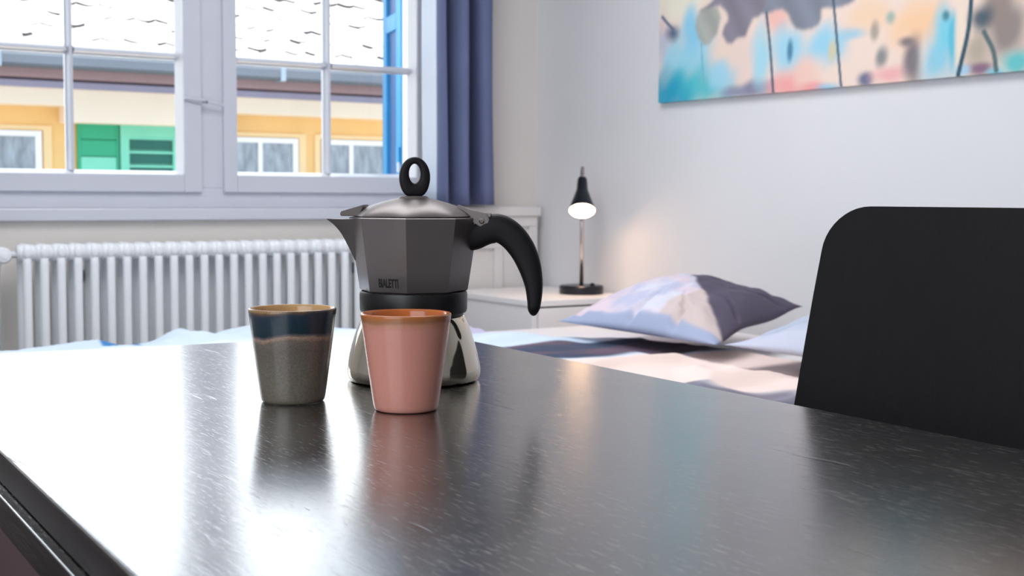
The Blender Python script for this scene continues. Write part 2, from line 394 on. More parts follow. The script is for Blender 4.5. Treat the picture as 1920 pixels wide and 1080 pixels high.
for i in range(7): 
    t_ = lathe_me([(.013, -.002), (.017, -.002), (.017, .002), (.013, .002)], 16, cap=False)
    o = link('ring', t_, M['brass'], cur); o.rotation_euler = (0, PI/2, 0); o.location = (2.18+i*.033, 3.82, 2.315)

# ------------------------------------------------------------------ radiator
rad = empty('radiator', (.834, 3.75, .10), label='white column radiator on the wall under the window', cat='radiator')
def rad_section():
    bm = bmesh.new()
    def add(me_, mx):
        b2 = bmesh.new(); b2.from_mesh(me_); b2.transform(mx); tmp = bpy.data.meshes.new('t'); b2.to_mesh(tmp); b2.free(); bm.from_mesh(tmp)
    for y in (-.034, .034):
        add(tube_me([(0, 0, .0), (0, 0, .05), (0, 0, .62), (0, 0, .672)], [.010, .0125, .0125, .010], 12), Matrix.Translation((0, y, 0)))
    # headers: rounded block across the depth with side bosses
    for z in (.655, .025):
        add(tube_me([(0, -.048, 0), (0, -.044, 0), (0, -.030, 0), (0, .030, 0), (0, .044, 0), (0, .048, 0)], [.008, .015, .0185, .0185, .015, .008], 12), Matrix.Translation((0, 0, z)) @ Matrix.Diagonal((.82, 1, 1.28, 1)))
        add(tube_me([(-.0229, 0, 0), (-.012, 0, 0), (0, 0, 0), (.012, 0, 0), (.0229, 0, 0)], [.0205, .0215, .0235, .0215, .0205], 12), Matrix.Translation((0, -.020, z-.002)) @ Matrix.Diagonal((1, 1, 1.1, 1)))
    me_ = frombm(bm, 'section'); me_.materials.append(M['radiator']); me_.shade_smooth(); return me_
RS = rad_section()
for i in range(29):
    o = bpy.data.objects.new('section', RS); COL.objects.link(o); o.parent = rad; o.location = (i*.0456, 0, 0)
v = link('valve', lathe_me([(.006, -.0), (.02, .0), (.022, .004), (.022, .03), (.018, .036), (.001, .037)], 32), M['paintb'], rad, smooth=True)
v.location = (-.062, -.01, .648); v.rotation_euler = (PI/2, 0, 0)
autosmooth(v)
o = link('valve_cap', lathe_me([(.001, 0), (.010, 0), (.010, .003), (.001, .004)], 24), M['radiator'], v); o.location = (0, 0, .036)
link('pipe', tube_me([(-.02, -.01, .648), (-.062, 0, .648), (-.062, .02, .64), (-.062, .05, .60), (-.062, .06, .1)], .009, 12), M['radiator'], rad, smooth=True)
for i in (3, 22):
    b_ = box('bracket', (i*.0456+.0145, i*.0456+.030, .02, .108, .565, .60), M['darkmetal'], rad, bev=.003)

# ------------------------------------------------------------------ bed
BZ = .10
M['sheet'] = mat('white_sheet', (236, 232, 234), .9, var=.02, vs=3, bump=.2, bs=12)
M['bedwood'] = mat('white_bed_frame', (225, 222, 220), .5, var=.02)
bed = empty('bed', (1.55, 2.37, 0), label='bed with a white fitted sheet under the window, its head against the right wall', cat='bed')
boxes('bed_frame', [(-1.06, 1.05, -.78, -.75, .16, .36), (-1.06, 1.05, .75, .78, .16, .36), (-1.06, -1.03, -.75, .75, .16, .36), (1.02, 1.05, -.75, .75, .16, .36), (-1.03, 1.02, -.75, .75, .27, .30)], M['bedwood'], bed, bev=.004)
for sx in (-1, 1):
    for sy in (-1, 1): box('leg', (sx*1.0-.03, sx*1.0+.03, sy*.7-.03, sy*.7+.03, 0, .16), M['bedwood'], bed, bev=.004)
mt_ = box('mattress', (-1.03, 1.02, -.76, .77, .30, .535), M['sheet'], bed, bev=.04); mt_.data.shade_smooth()

# fractal noise for cloth
def vnoise(x, y, seed=0):
    def h(i, j):
        n_ = (i*374761393 + j*668265263 + seed*144665) & 0xffffffff
        n_ = ((n_ ^ (n_ >> 13))*1274126177) & 0xffffffff
        return ((n_ ^ (n_ >> 16)) & 0xffff)/65535.
    i, j = math.floor(x), math.floor(y); fx, fy = x-i, y-j
    fx = fx*fx*(3-2*fx); fy = fy*fy*(3-2*fy)
    return (h(i, j)*(1-fx)+h(i+1, j)*fx)*(1-fy)+(h(i, j+1)*(1-fx)+h(i+1, j+1)*fx)*fy
def fbm(x, y, s=0): return vnoise(x, y, s)*.55+vnoise(x*2.1, y*2.1, s+1)*.28+vnoise(x*4.3, y*4.3, s+2)*.17
def sst(a, b, x):
    t = max(0, min(1, (x-a)/(b-a))); return t*t*(3-2*t)
def setcol(me, cols):
    at = me.color_attributes.new('Col', 'FLOAT_COLOR', 'POINT')
    at.data.foreach_set('color', np.array([tuple(c)+(1.,) for c in cols], dtype=np.float32).ravel())
def attrmat(name, rough, bump=.1, bs=400, sheen=0):
    mt, nt, b = newmat(name); N, L = nt.nodes, nt.links
    a = N.new('ShaderNodeAttribute'); a.attribute_name = 'Col'; L.new(a.outputs['Color'], b.inputs['Base Color'])
    b.inputs['Roughness'].default_value = rough
    n_ = N.new('ShaderNodeTexNoise'); n_.inputs['Scale'].default_value = bs
    t = N.new('ShaderNodeTexCoord'); L.new(t.outputs['Object'], n_.inputs[0])
    bp = N.new('ShaderNodeBump'); bp.inputs['Strength'].default_value = bump; bp.inputs['Distance'].default_value = .001
    L.new(n_.outputs[0], bp.inputs['Height']); L.new(bp.outputs[0], b.inputs['Normal'])
    return mt
M['cloth'] = attrmat('printed_cotton', .85)
mix3 = lambda a, b, t: tuple(a[i]*(1-t)+b[i]*t for i in range(3))
# duvet: printed pattern in its own plane (x along the bed, y across)
WHT, LIL, MAR, NAV, PCH, GRY, LBL, BLU = [srgb(c) for c in ((232, 236, 246), (196, 190, 218), (92, 74, 92), (48, 62, 90), (242, 220, 212), (118, 116, 134), (208, 224, 240), (60, 130, 190))]
def duvet_col(x, y):
    n1 = fbm(x*2.2+3, y*5, 5); n2 = fbm(x*3+9, y*9, 9)
    c = mix3(WHT, LBL, sst(.35, .6, n1))
    e = y + .10*(n1-.5) + .05*(n2-.5)
    if x > 1.30:
        c = mix3(c, LIL, sst(2.86, 2.90, e)*sst(1.45, 1.6, x)*sst(3.15, 3.05, e))
        w_ = sst(2.27, 2.30, e)*sst(2.62, 2.58, e)*sst(1.50, 1.56, x+.1*(n2-.5))
        c = mix3(c, mix3(MAR, NAV, sst(.45, .55, n2)), w_)
        c = mix3(c, PCH, sst(2.29, 2.25, e)*sst(1.60, 1.66, x + .25*(n1-.5)+(y-1.7)*.22))
        g_ = sst(2.30, 2.26, e)*sst(1.66, 1.60, x+.25*(n1-.5)+(y-1.7)*.22)
        c = mix3(c, mix3(GRY, MAR, sst(.4, .7, n2)*.6), g_*.9)
    bl = sst(.05, .04, abs(x-.905))*sst(3.0, 3.03, y); c = mix3(c, BLU, bl)
    return c
def lump(x, x0, wd, h): return h*math.exp(-((x-x0)/wd)**2)
nx, ny = 260, 220; dx0, dx1, dy0, dy1 = .47, 1.96, 1.60, 3.16
V, F, Cc = [], [], []
for j in range(ny+1):
    for i in range(nx+1):
        u_, v_ = i/nx, j/ny
        y = dy0+(dy1-dy0)*v_; x = dx0+(1.86+.27*sst(2.82, 2.55, y)-dx0)*u_
        x += .035*math.sin(y*6+1)*sst(.8, 1, u_); y2 = y
        ed = min(sst(0, .03, u_), sst(1, .965, u_), sst(0, .02, v_), sst(1, .97, v_))
        n_ = fbm(x*3.1, y*4.2, 21); rg = abs(fbm(x*2.4+.6*y, y*3.3-x, 33)-.5)
        z = .538+ed*(.012+(.035*n_+.018*max(0, .12-rg)/.12)*(1-.7*sst(1.8, 1.9, x)))
        z += ed*sst(2.80, 3.02, y)*(lump(x, 1.045, .045, .024)+lump(x, 1.30, .13, .030)+lump(x, 1.20, .05, .006)-.010)
        
        V.append((x, y2, z)); Cc.append(duvet_col(x, y))
for j in range(ny):
    for i in range(nx):
        a = j*(nx+1)+i; F.append((a, a+1, a+nx+2, a+nx+1))
me = bpy.data.meshes.new('duvet'); me.from_pydata(V, [], F); me.update(); setcol(me, Cc)
dv = link('duvet', me, M['cloth'], smooth=True, label='rumpled duvet with pale blue, peach and dark maroon print spread over the bed', cat='duvet')

# pillows
def pillow(name, c0, c1, c2, c3, zc, T, lift, label, colfn, seed):
    """c0..c3 world xy corners: c0 near left, c1 far, c2 far right, c3 near right"""
    n_ = 110; V, F, Cc = [], [], []
    P = [Vector((c[0], c[1], 0)) for c in (c0, c1, c2, c3)]
    top = []
    for side in (1, -1):
        for j in range(n_+1):
            for i in range(n_+1):
                u_, v_ = i/n_, j/n_; a, b = 2*u_-1, 2*v_-1
                # pull edges inward between corners
                ka = a*(1-.07*(1-b*b)); kb = b*(1-.07*(1-a*a))
                uu, vv_ = (ka+1)/2, (kb+1)/2
                p = P[0]*(1-uu)*(1-vv_)+P[1]*uu*(1-vv_)+P[2]*uu*vv_+P[3]*(1-uu)*vv_
                prof = (max(0, 1-abs(a)**2.2)*max(0, 1-abs(b)**2.2))**.62
                edge = 1-max(abs(a), abs(b))
                wr = (fbm(a*2.2+seed, b*2.2, seed)-.5)*.036*sst(0, .2, edge)
                # radial creases running in from the seams
                ang = math.atan2(b, a); cr = abs(math.sin(ang*4.5+2.2*fbm(a*2, b*2, seed+4)))
                wr -= .019*sst(.28, 0, cr)*sst(0, .12, edge)*sst(.75, .2, edge)
                h_ = prof*T*(.78 if side > 0 else .22)*side
                zed = .012*math.sin(a*5+seed)*(1-prof)
                z = zc + lift*sst(0, 1, (uu if True else 0)) + h_ + (wr if side > 0 else 0) + zed*(.5)
                V.append((p.x, p.y, z)); Cc.append(colfn(a, b, edge))
    m1 = (n_+1)**2
    for j in range(n_):
        for i in range(n_):
            a = j*(n_+1)+i; q = (a, a+1, a+n_+2, a+n_+1); F.append(q); F.append(tuple(m1+k for k in q[::-1]))
    me = bpy.data.meshes.new(name); me.from_pydata(V, [], F); me.update(); setcol(me, Cc)
    bm = bmesh.new(); bm.from_mesh(me); bmesh.ops.remove_doubles(bm, verts=[v_ for v_ in bm.verts if v_.is_boundary], dist=.0008); bm.to_mesh(me); bm.free()
    return link(name, me, M['cloth'], smooth=True, label=label, cat='pillow', group='pillows at the head of the bed')
PL, PW, PP, PB, PD, PBE = [srgb(c) for c in ((188, 192, 216), (214, 214, 228), (222, 204, 214), (160, 170, 198), (84, 76, 96), (206, 190, 188))]
def pc1(a, b, e):
    n1 = fbm(a*2.3+5, b*2.3+2, 61); n2 = fbm(a*3+1, b*3, 71)
    c = mix3(PL, PP, sst(.35, .62, n1)); c = mix3(c, PW, sst(.5, .7, n2))
    c = mix3(c, PBE, sst(.30, .36, b+.25*(n2-.5)-.1*a)*sst(.25, .15, a))
    c = mix3(c, PD, sst(.00, .05, b*.55+a*.6+.12*(n2-.5)-.05)*sst(-.15, -.05, b+.1*(n1-.5)))
    c = mix3(c, PB, sst(-.84, -.90, a+.05*(n2-.5)))
    return c
def pc2(a, b, e):
    n1 = fbm(a*2.5, b*2.5, 81); c = mix3(PL, srgb((176, 186, 204)), sst(.35, .6, n1)); c = mix3(c, GRY, sst(.62, .72, fbm(a*2+4, b*2, 91))*.6)
    return mix3(c, PW, sst(.6, .9, -a)*.4)
pillow('pillow', (1.895, 2.70), (2.40, 2.84), (2.425, 2.37), (1.88, 2.09), .605, .118, .028, 'plump lilac pillow with a dark purple corner, beside the bedside table', pc1, 3)
pillow('pillow', (1.845, 2.03), (2.38, 2.15), (2.42, 1.55), (1.86, 1.46), .608, .098, .028, 'grey blue pillow half hidden behind the black chair', pc2, 8)

# ------------------------------------------------------------------ bedside table
M['ns'] = mat('white_lacquer', (238, 236, 236), .35, var=.01)
nst = empty('bedside_table', (2.40, 3.52, 0), label='low white bedside table in the corner under the reading lamp', cat='bedside table')
boxes('carcass', [(-.20, -.182, -.25, .25, .0, .58), (.182, .20, -.25, .25, 0, .58), (-.182, .182, .23, .25, 0, .58), (-.182, .182, -.23, .23, .05, .068), (-.182, .182, -.23, .23, .30, .318)], M['ns'], nst, bev=.001)
box('top_panel', (-.205, .205, -.26, .26, .58, .60), M['ns'], nst, bev=.003)
d_ = box('drawer', (-.18, .18, -.262, -.245, .325, .575), M['ns'], nst, bev=.002)
o = link('knob', lathe_me([(.004, 0), (.004, .012), (.010, .016), (.010, .022), (.001, .024)], 20), M['brass'], d_, smooth=True); o.rotation_euler = (PI/2, 0, 0); o.location = (0, -.262, .45)
box('door', (-.18, .18, -.262, -.245, .055, .315), M['ns'], nst, bev=.002)

# ------------------------------------------------------------------ reading lamp
M['lblack'] = mat('black_lamp_enamel', (32, 36, 46), .28, metal=.5, var=.05)
M['chrome'] = mat('chrome_tube', (205, 195, 190), .18, metal=1, var=.03)
lm = empty('desk_lamp', (2.50, 3.43, .60), math.radians(-36), label='small black cone reading lamp glowing on the bedside table', cat='lamp')
o = link('base', lathe_me([(.002, 0), (.070, 0), (.072, .003), (.072, .024), (.068, .028), (.002, .028)], 64), M['lblack'], lm); autosmooth(o)
link('pole', tube_me([(0, 0, .028), (0, 0, .40)], .0065, 16), M['chrome'], lm, smooth=True)
o = link('switch', lathe_me([(.001, 0), (.008, 0), (.008, .006), (.003, .009)], 16), M['lblack'], lm); o.location = (.035, -.03, .028)
tl = math.radians(35)
sd = empty('shade', (0, -.014, .378), 0); sd.parent = lm
bpy.data.objects.remove(sd)
prof = [(.012, .0), (.015, -.002), (.017, -.02), (.0185, -.045), (.024, -.062), (.032, -.088), (.0425, -.122), (.0432, -.126), (.0415, -.126), (.0225, -.062), (.016, -.045), (.012, -.004)]
o = link('shade', lathe_me(prof, 48, cap=False), M['lblack'], lm); o.location = (0, -.012, .372); o.rotation_euler = (-tl, 0, 0); autosmooth(o, 40); SHD = o
o = link('shade_joint', lathe_me([(.001, -.01), (.011, -.008), (.012, .004), (.006, .012), (.0055, .045), (.001, .047)], 24), M['chrome'], SHD, smooth=True)
M['bulb'] = mat('frosted_bulb', (255, 240, 220), .4)
nt = M['bulb'].node_tree; b = nt.nodes['Principled BSDF']; b.inputs['Emission Color'].default_value = (1, .60, .34, 1); b.inputs['Emission Strength'].default_value = 42
bp_ = [(.0405, -.121)] + [(.0405*math.cos(a), -.122-.013*math.sin(a)) for a in [PI/2*k/8 for k in range(1, 8)]] + [(.0005, -.135)]
o = link('bulb', lathe_me(bp_, 40, cap=False), M['bulb'], SHD, smooth=True)

# ------------------------------------------------------------------ canvas print
CVX, CVY, CVZ = 2.596, 3.167, 1.2045
CW, CH = 1.60, .72
# printed motif, in metres on the cloth: (along, up, half width, half height, colour)
BL = [(a_, h_, rs_, rh_, srgb(q_), 1) for a_, h_, rs_, rh_, q_ in (
    (0.0232, 0.2148, 0.034, 0.1088, (222, 186, 196)), (0.137, 0.1242, 0.1459, 0.11, (150, 215, 235)), (0.1632, 0.0353, 0.1951, 0.0672, (70, 195, 205)), (0.0221, 0.0169, 0.126, 0.0766, (10, 160, 195)),
    (0.0843, 0.2963, 0.1486, 0.0749, (240, 235, 215)), (0.0662, 0.2072, 0.0335, 0.0288, (75, 100, 130)), (0.1497, 0.2098, 0.043, 0.0707, (140, 208, 235)), (0.3012, 0.1256, 0.0701, 0.0771, (242, 218, 200)),
    (0.3905, 0.1028, 0.0771, 0.084, (240, 216, 205)), (0.2844, 0.0657, 0.0659, 0.0483, (160, 215, 235)), (0.3533, 0.0121, 0.0687, 0.0204, (140, 150, 175)), (0.4252, 0.0165, 0.0851, 0.0268, (135, 135, 160)),
    (0.4504, 0.1125, 0.0401, 0.0993, (165, 220, 235)), (0.5065, 0.2022, 0.0504, 0.0391, (245, 192, 180)), (0.5477, 0.1112, 0.076, 0.068, (158, 215, 235)), (0.6848, 0.1129, 0.0878, 0.0564, (150, 212, 235)),
    (0.5599, 0.1101, 0.0112, 0.0323, (70, 130, 165)), (0.5503, 0.017, 0.076, 0.0422, (246, 165, 162)), (0.6233, 0.0405, 0.0522, 0.0542, (246, 205, 190)), (0.6459, -0.0008, 0.0559, 0.0222, (242, 160, 160)),
    (0.7033, -0.0004, 0.0419, 0.0157, (150, 200, 225)), (0.7859, 0.1348, 0.0482, 0.0184, (150, 205, 228)), (0.7136, 0.0963, 0.0167, 0.0312, (215, 205, 170)), (0.8293, 0.1735, 0.0778, 0.0454, (246, 212, 180)),
    (0.8569, 0.1304, 0.0156, 0.027, (170, 160, 145)), (0.9092, 0.1607, 0.017, 0.0178, (110, 175, 175)), (0.9913, 0.1361, 0.0928, 0.0653, (250, 205, 162)), (0.8798, 0.0641, 0.0231, 0.0299, (135, 138, 138)),
    (0.8307, 0.0142, 0.0296, 0.0213, (95, 105, 140)), (0.9035, 0.0196, 0.0567, 0.0239, (242, 178, 176)), (0.9811, 0.0503, 0.031, 0.07, (118, 110, 116)), (0.9598, 0.0965, 0.0259, 0.0147, (125, 115, 118)),
    (1.0551, 0.0466, 0.0559, 0.0745, (135, 205, 225)), (1.0744, 0.121, 0.0312, 0.0568, (120, 208, 228)), (1.0767, 0.1473, 0.0121, 0.0141, (60, 130, 145)), (1.0973, 0.0872, 0.012, 0.0706, (80, 190, 215)),
    (1.1185, 0.0914, 0.0153, 0.0842, (240, 226, 205)), (1.1723, 0.0553, 0.0394, 0.0526, (180, 168, 150)), (1.243, 0.1033, 0.066, 0.0841, (140, 130, 125)), (1.2197, 0.1543, 0.0479, 0.0545, (150, 135, 128)),
    (1.1726, 0.1304, 0.0361, 0.0332, (58, 84, 100)), (1.1782, 0.014, 0.0427, 0.0167, (132, 98, 124)), (1.2701, 0.0188, 0.0467, 0.0298, (88, 196, 198)), (1.2223, 0.002, 0.029, 0.0137, (110, 200, 215)),
    (1.1289, 0.0129, 0.0236, 0.014, (165, 205, 230)),
)]
rb = random.Random(5)
for s, h, a_, b_, q in ((.12, .42, .16, .10, (150, 205, 220)), (.10, .60, .15, .12, (140, 200, 215)), (.42, .40, .16, .08, (205, 190, 200)), (.40, .58, .18, .12, (165, 185, 200)), (.98, .38, .10, .10, (60, 175, 195)), (1.0, .56, .12, .12, (50, 165, 185)), (.75, .45, .14, .14, (165, 190, 200)), (1.3, .45, .15, .15, (150, 135, 128))):
    BL.insert(0, (s, h, a_, b_, srgb(q), 1))
for i in range(60):   # the part of the print above the frame of the photograph
    s, h = rb.uniform(0, CW), rb.uniform(.30, CH)
    if h > .34: BL.insert(0, (s, h, rb.uniform(.03, .07), rb.uniform(.02, .05), srgb(rb.choice([(150, 212, 235), (245, 205, 175), (120, 118, 130), (242, 180, 175), (240, 235, 215), (90, 195, 205), (145, 150, 160)])), 1))
PET = [
    ([(0.1774, 0.2586), (0.2288, 0.2743), (0.2629, 0.2978), (0.3402, 0.3633), (0.4696, 0.3451), (0.474, 0.2569), (0.464, 0.2362), (0.4413, 0.2167), (0.4137, 0.2138), (0.3992, 0.1916), (0.3846, 0.1662), (0.3495, 0.1636), (0.3276, 0.1506), (0.305, 0.1558), (0.2886, 0.1787), (0.2904, 0.1999), (0.3125, 0.2189), (0.3075, 0.2392), (0.2751, 0.2658), (0.2523, 0.2623), (0.2176, 0.254), (0.1917, 0.2538)], srgb((128, 124, 140))),
    ([(0.4432, 0.2253), (0.4638, 0.2435), (0.4829, 0.3141), (0.7804, 0.3147), (0.7923, 0.2183), (0.7655, 0.2107), (0.7327, 0.2049), (0.6725, 0.2119), (0.6698, 0.1717), (0.6451, 0.1631), (0.6161, 0.159), (0.5804, 0.1655), (0.566, 0.1799), (0.5512, 0.2074), (0.5304, 0.2256), (0.4976, 0.225), (0.4729, 0.219)], srgb((122, 132, 148))),
    ([(0.1729, 0.2466), (0.2056, 0.2647), (0.2637, 0.2641), (0.2804, 0.2346), (0.2655, 0.1872), (0.2315, 0.1565), (0.2033, 0.1592), (0.179, 0.1865), (0.1688, 0.2157)], srgb((168, 172, 164))),
]
STM = [
    ([(0.4665, 0.2227), (0.4837, 0.1242), (0.4996, -0.006)], 0.0055, srgb((60, 88, 110))),
    ([(0.7132, 0.2348), (0.7271, 0.1435), (0.748, 0.0008)], 0.005, srgb((60, 88, 110))),
    ([(1.1483, 0.1875), (1.1408, 0.1016), (1.1156, 0.0013)], 0.0075, srgb((30, 78, 95))),
    ([(0.1962, 0.1629), (0.2022, 0.1031), (0.2104, 0.0556)], 0.003, srgb((110, 180, 205))),
    ([(1.1855, 0.0971), (1.2119, 0.0517), (1.2222, 0.0057)], 0.0075, srgb((82, 106, 110))),
    ([(0.066, 0.2185), (0.0353, 0.2426), (0.0146, 0.261)], 0.006, srgb((95, 110, 135))),
]
nx, ny = 420, 190
sx = np.linspace(0, CW, nx+1); hy = np.linspace(0, CH, ny+1); SX, HY = np.meshgrid(sx, hy)
IM = np.zeros(SX.shape+(3,)); IM[:] = srgb((243, 220, 205))
def soft(a, b, x): t = np.clip((x-a)/(b-a), 0, 1); return t*t*(3-2*t)
wob = .10*np.sin(SX*37+HY*23)+.08*np.sin(SX*71-HY*53+2)
for s, h, rs, rh, col, p in BL:
    d = np.sqrt(((SX-s)/rs)**2+((HY-h)/rh)**2)+wob
    a = (1-soft(.25, 1.40, d))[..., None]*.95; IM = IM*(1-a)+np.array(col)*a
def inpoly(poly):
    ins = np.zeros(SX.shape, bool); j = len(poly)-1
    for i in range(len(poly)):
        xi, yi = poly[i]; xj, yj = poly[j]
        c_ = ((yi > HY) != (yj > HY)) & (SX < (xj-xi)*(HY-yi)/((yj-yi) or 1e-9)+xi); ins ^= c_; j = i
    return ins
for poly, col in PET:
    ins = inpoly(poly).astype(float)
    sm_ = ins
    for _ in range(3): sm_ = (sm_+np.roll(sm_, 1, 0)+np.roll(sm_, -1, 0)+np.roll(sm_, 1, 1)+np.roll(sm_, -1, 1))/5
    tint = (1+.12*np.sin(SX*60+HY*40))[..., None]
    IM = IM*(1-sm_[..., None]*.95)+np.array(col)*tint*sm_[..., None]*.95
for pts, wd, col in STM:
    sp_ = spline(pts, 10)
    dm = np.full(SX.shape, 9.)
    for a_, b_ in zip(sp_[:-1], sp_[1:]):
        ab = b_-a_; t = np.clip(((SX-a_[0])*ab[0]+(HY-a_[1])*ab[1])/(ab@ab+1e-12), 0, 1)
        dm = np.minimum(dm, np.hypot(SX-a_[0]-t*ab[0], HY-a_[1]-t*ab[1]))
    a = (1-soft(wd*.5, wd*1.15, dm))[..., None]; IM = IM*(1-a)+np.array(col)*a
cvs = empty('canvas_print', (CVX, CVY, CVZ), label='wide canvas print with teal, peach and grey blurred flowers on the right wall', cat='picture')
V = [(0, -sx[i], hy[j]) for j in range(ny+1) for i in range(nx+1)]
F = [(j*(nx+1)+i, j*(nx+1)+i+1, (j+1)*(nx+1)+i+1, (j+1)*(nx+1)+i) for j in range(ny) for i in range(nx)]
Cc = [tuple(IM[j, i]) for j in range(ny+1) for i in range(nx+1)]
base = len(V)
def strip(idx, off=.019):   # wrapped canvas edges
    b0 = len(V)
    for k in idx: V.append((off, V[k][1], V[k][2])); Cc.append(tuple(.75*q for q in Cc[k]))
    for k in range(len(idx)-1): F.append((idx[k], idx[k+1], b0+k+1, b0+k))
strip([i for i in range(nx+1)]); strip([ny*(nx+1)+i for i in range(nx+1)]); strip([j*(nx+1) for j in range(ny+1)]); strip([j*(nx+1)+nx for j in range(ny+1)])
me = bpy.data.meshes.new('print'); me.from_pydata(V, [], F); me.update(); setcol(me, Cc)
M['canvas'] = attrmat('printed_canvas', .6, bump=.15, bs=600)
link('print', me, M['canvas'], cvs)
M['pine'] = mat('pine_stretcher', (190, 160, 120), .7, var=.1)
boxes('stretcher_frame', [(.002, .0185, -CW+.003, -.003, .003, .04), (.002, .0185, -CW+.003, -.003, CH-.04, CH-.003), (.002, .0185, -.04, -.003, .04, CH-.04), (.002, .0185, -CW+.003, -CW+.04, .04, CH-.04)], M['pine'], cvs)

# ------------------------------------------------------------------ dining table
def tablemat(name, grain_axis='Y'):
    mt, nt, b = newmat(name); N, L = nt.nodes, nt.links
    t = N.new('ShaderNodeTexCoord')
    def noise(sc, scale, det=4, rot=0, rough=.6):
        mp = N.new('ShaderNodeMapping'); mp.inputs['Scale'].default_value = sc; mp.inputs['Rotation'].default_value = (0, 0, rot)
        mp.vector_type = 'TEXTURE' if False else 'POINT'
        n = N.new('ShaderNodeTexNoise'); n.inputs['Scale'].default_value = scale; n.inputs['Detail'].default_value = det; n.inputs['Roughness'].default_value = rough
        L.new(t.outputs['Object'], mp.inputs[0]); L.new(mp.outputs[0], n.inputs[0]); return n.outputs[0]
    def ramp(src, a, b_, inv=False):
        r = N.new('ShaderNodeMapRange'); r.inputs['From Min'].default_value = a; r.inputs['From Max'].default_value = b_; r.clamp = True
        if inv: r.inputs['To Min'].default_value = 1; r.inputs['To Max'].default_value = 0
        L.new(src, r.inputs['Value']); return r.outputs[0]
    def math_(op, a, b_):
        m_ = N.new('ShaderNodeMath'); m_.operation = op
        for i, v_ in enumerate((a, b_)):
            if isinstance(v_, (int, float)): m_.inputs[i].default_value = v_
            else: L.new(v_, m_.inputs[i])
        return m_.outputs[0]
    grain = noise((1, .05, 1) if grain_axis == 'Y' else (.05, 1, 1), 260, 4)
    pores = ramp(noise((1, .045, 1), 480, 2), .60, .72)
    # hairline scratches in several directions
    sc = None
    for k_, (rot, s) in enumerate(((.25, 1200), (1.0, 1500), (-.6, 1300), (1.9, 1600), (-1.35, 1400), (.7, 1000), (.1, 1100))):
        r_ = ramp(noise((1, .035, 1), s, 1, rot, .5), .715, .76)
        gate = ramp(noise((1, 1, 1), 6+k_*1.7, 2, rot*3), .40, .62)
        r_ = math_('MULTIPLY', r_, gate)
        sc = r_ if sc is None else math_('MAXIMUM', sc, r_)
    wear = noise((1, 1, 1), 9, 5)
    fine = noise((1, 1, 1), 900, 2)
    mixc = N.new('ShaderNodeMix'); mixc.data_type = 'RGBA'
    L.new(math_('MULTIPLY', sc, .5), mixc.inputs['Factor'])
    rc = N.new('ShaderNodeValToRGB'); L.new(grain, rc.inputs[0])
    rc.color_ramp.elements[0].position = .35; rc.color_ramp.elements[0].color = (.007, .006, .0058, 1)
    rc.color_ramp.elements[1].position = .7; rc.color_ramp.elements[1].color = (.017, .015, .0145, 1)
    L.new(rc.outputs[0], mixc.inputs['A']); mixc.inputs['B'].default_value = (.11, .105, .10, 1)
    L.new(mixc.outputs['Result'], b.inputs['Base Color'])
    rr = math_('ADD', math_('MULTIPLY', wear, .08), math_('ADD', math_('MULTIPLY', sc, .18), .155))
    L.new(rr, b.inputs['Roughness'])
    b.inputs['IOR'].default_value = 1.5; b.inputs['Specular IOR Level'].default_value = 1.0; b.inputs['Coat Weight'].default_value = 1; b.inputs['Coat IOR'].default_value = 1.6; L.new(math_('ADD', rr, .02), b.inputs['Coat Roughness'])
    dent = ramp(noise((1, .10, 1), 70, 1), .74, .78)
    hgt = math_('SUBTRACT', math_('ADD', math_('MULTIPLY', grain, .55), math_('MULTIPLY', fine, .25)), math_('ADD', math_('MULTIPLY', pores, .5), math_('ADD', math_('MULTIPLY', sc, .8), math_('MULTIPLY', dent, 3.0))))
    bp = N.new('ShaderNodeBump'); bp.inputs['Strength'].default_value = .30; bp.inputs['Distance'].default_value = .00020
    L.new(hgt, bp.inputs['Height']); L.new(bp.outputs[0], b.inputs['Normal']); L.new(bp.outputs[0], b.inputs['Coat Normal'])
    return mt
M['table'] = tablemat('black_brown_veneer')
M['tableside'] = mat('black_brown_edge', (30, 25, 27), .5, spec=.35, var=.5, vs=60, stretch=(1, .08, 1), bump=.3, bs=200)
TZ = .735
T = empty('dining_table', (.5, .8, 0), label='black brown wooden dining table with a scratched glossy top in the foreground', cat='table')
quad = [(.160, .02), (.7965, .0), (.8462, 1.4924), (.2145, 1.555)]
def slab(name, q, z0, z1, mt, bev, inset=0.):
    bm = bmesh.new(); cx = sum(p[0] for p in q)/4; cy = sum(p[1] for p in q)/4
    q = [(p[0]-inset*math.copysign(1, p[0]-cx), p[1]-inset*math.copysign(1, p[1]-cy)) for p in q]
    A = [bm.verts.new((p[0]-.5, p[1]-.8, z0)) for p in q]; B = [bm.verts.new((p[0]-.5, p[1]-.8, z1)) for p in q]
    bm.faces.new(A[::-1]); bm.faces.new(B)
    for i in range(4): bm.faces.new((A[i], A[(i+1) % 4], B[(i+1) % 4], B[i]))
    bmesh.ops.bevel(bm, geom=list(bm.edges), offset=bev, segments=3, affect='EDGES', profile=.5)
    o = link(name, frombm(bm, name), mt, T)
    o.data.materials.append(M['tableside'])
    for p in o.data.polygons:
        if abs(p.normal.z) < .3: p.material_index = 1
    return o
slab('tabletop', quad, TZ-.0235, TZ, M['table'], .0026)
slab('lower_leaf', quad, TZ-.047, TZ-.0242, M['table'], .0012, -.0065)
def apr(name, x0, x1, y0, y1, z0, z1): return box(name, (x0-.5, x1-.5, y0-.8, y1-.8, z0, z1), M['tableside'], T, bev=.002)
M['panelb'] = mat('brown_folded_leaf', (78, 60, 64), .5, spec=.3, var=.15, vs=30, stretch=(1, .1, 1))
o = box('folded_leaf', (-.009, .009, -.66, .66, -.46, 0), M['panelb'], T, bev=.003); o.location = (.212-.5, 0, TZ-.049); o.rotation_euler = (0, 0, math.radians(-2.1))
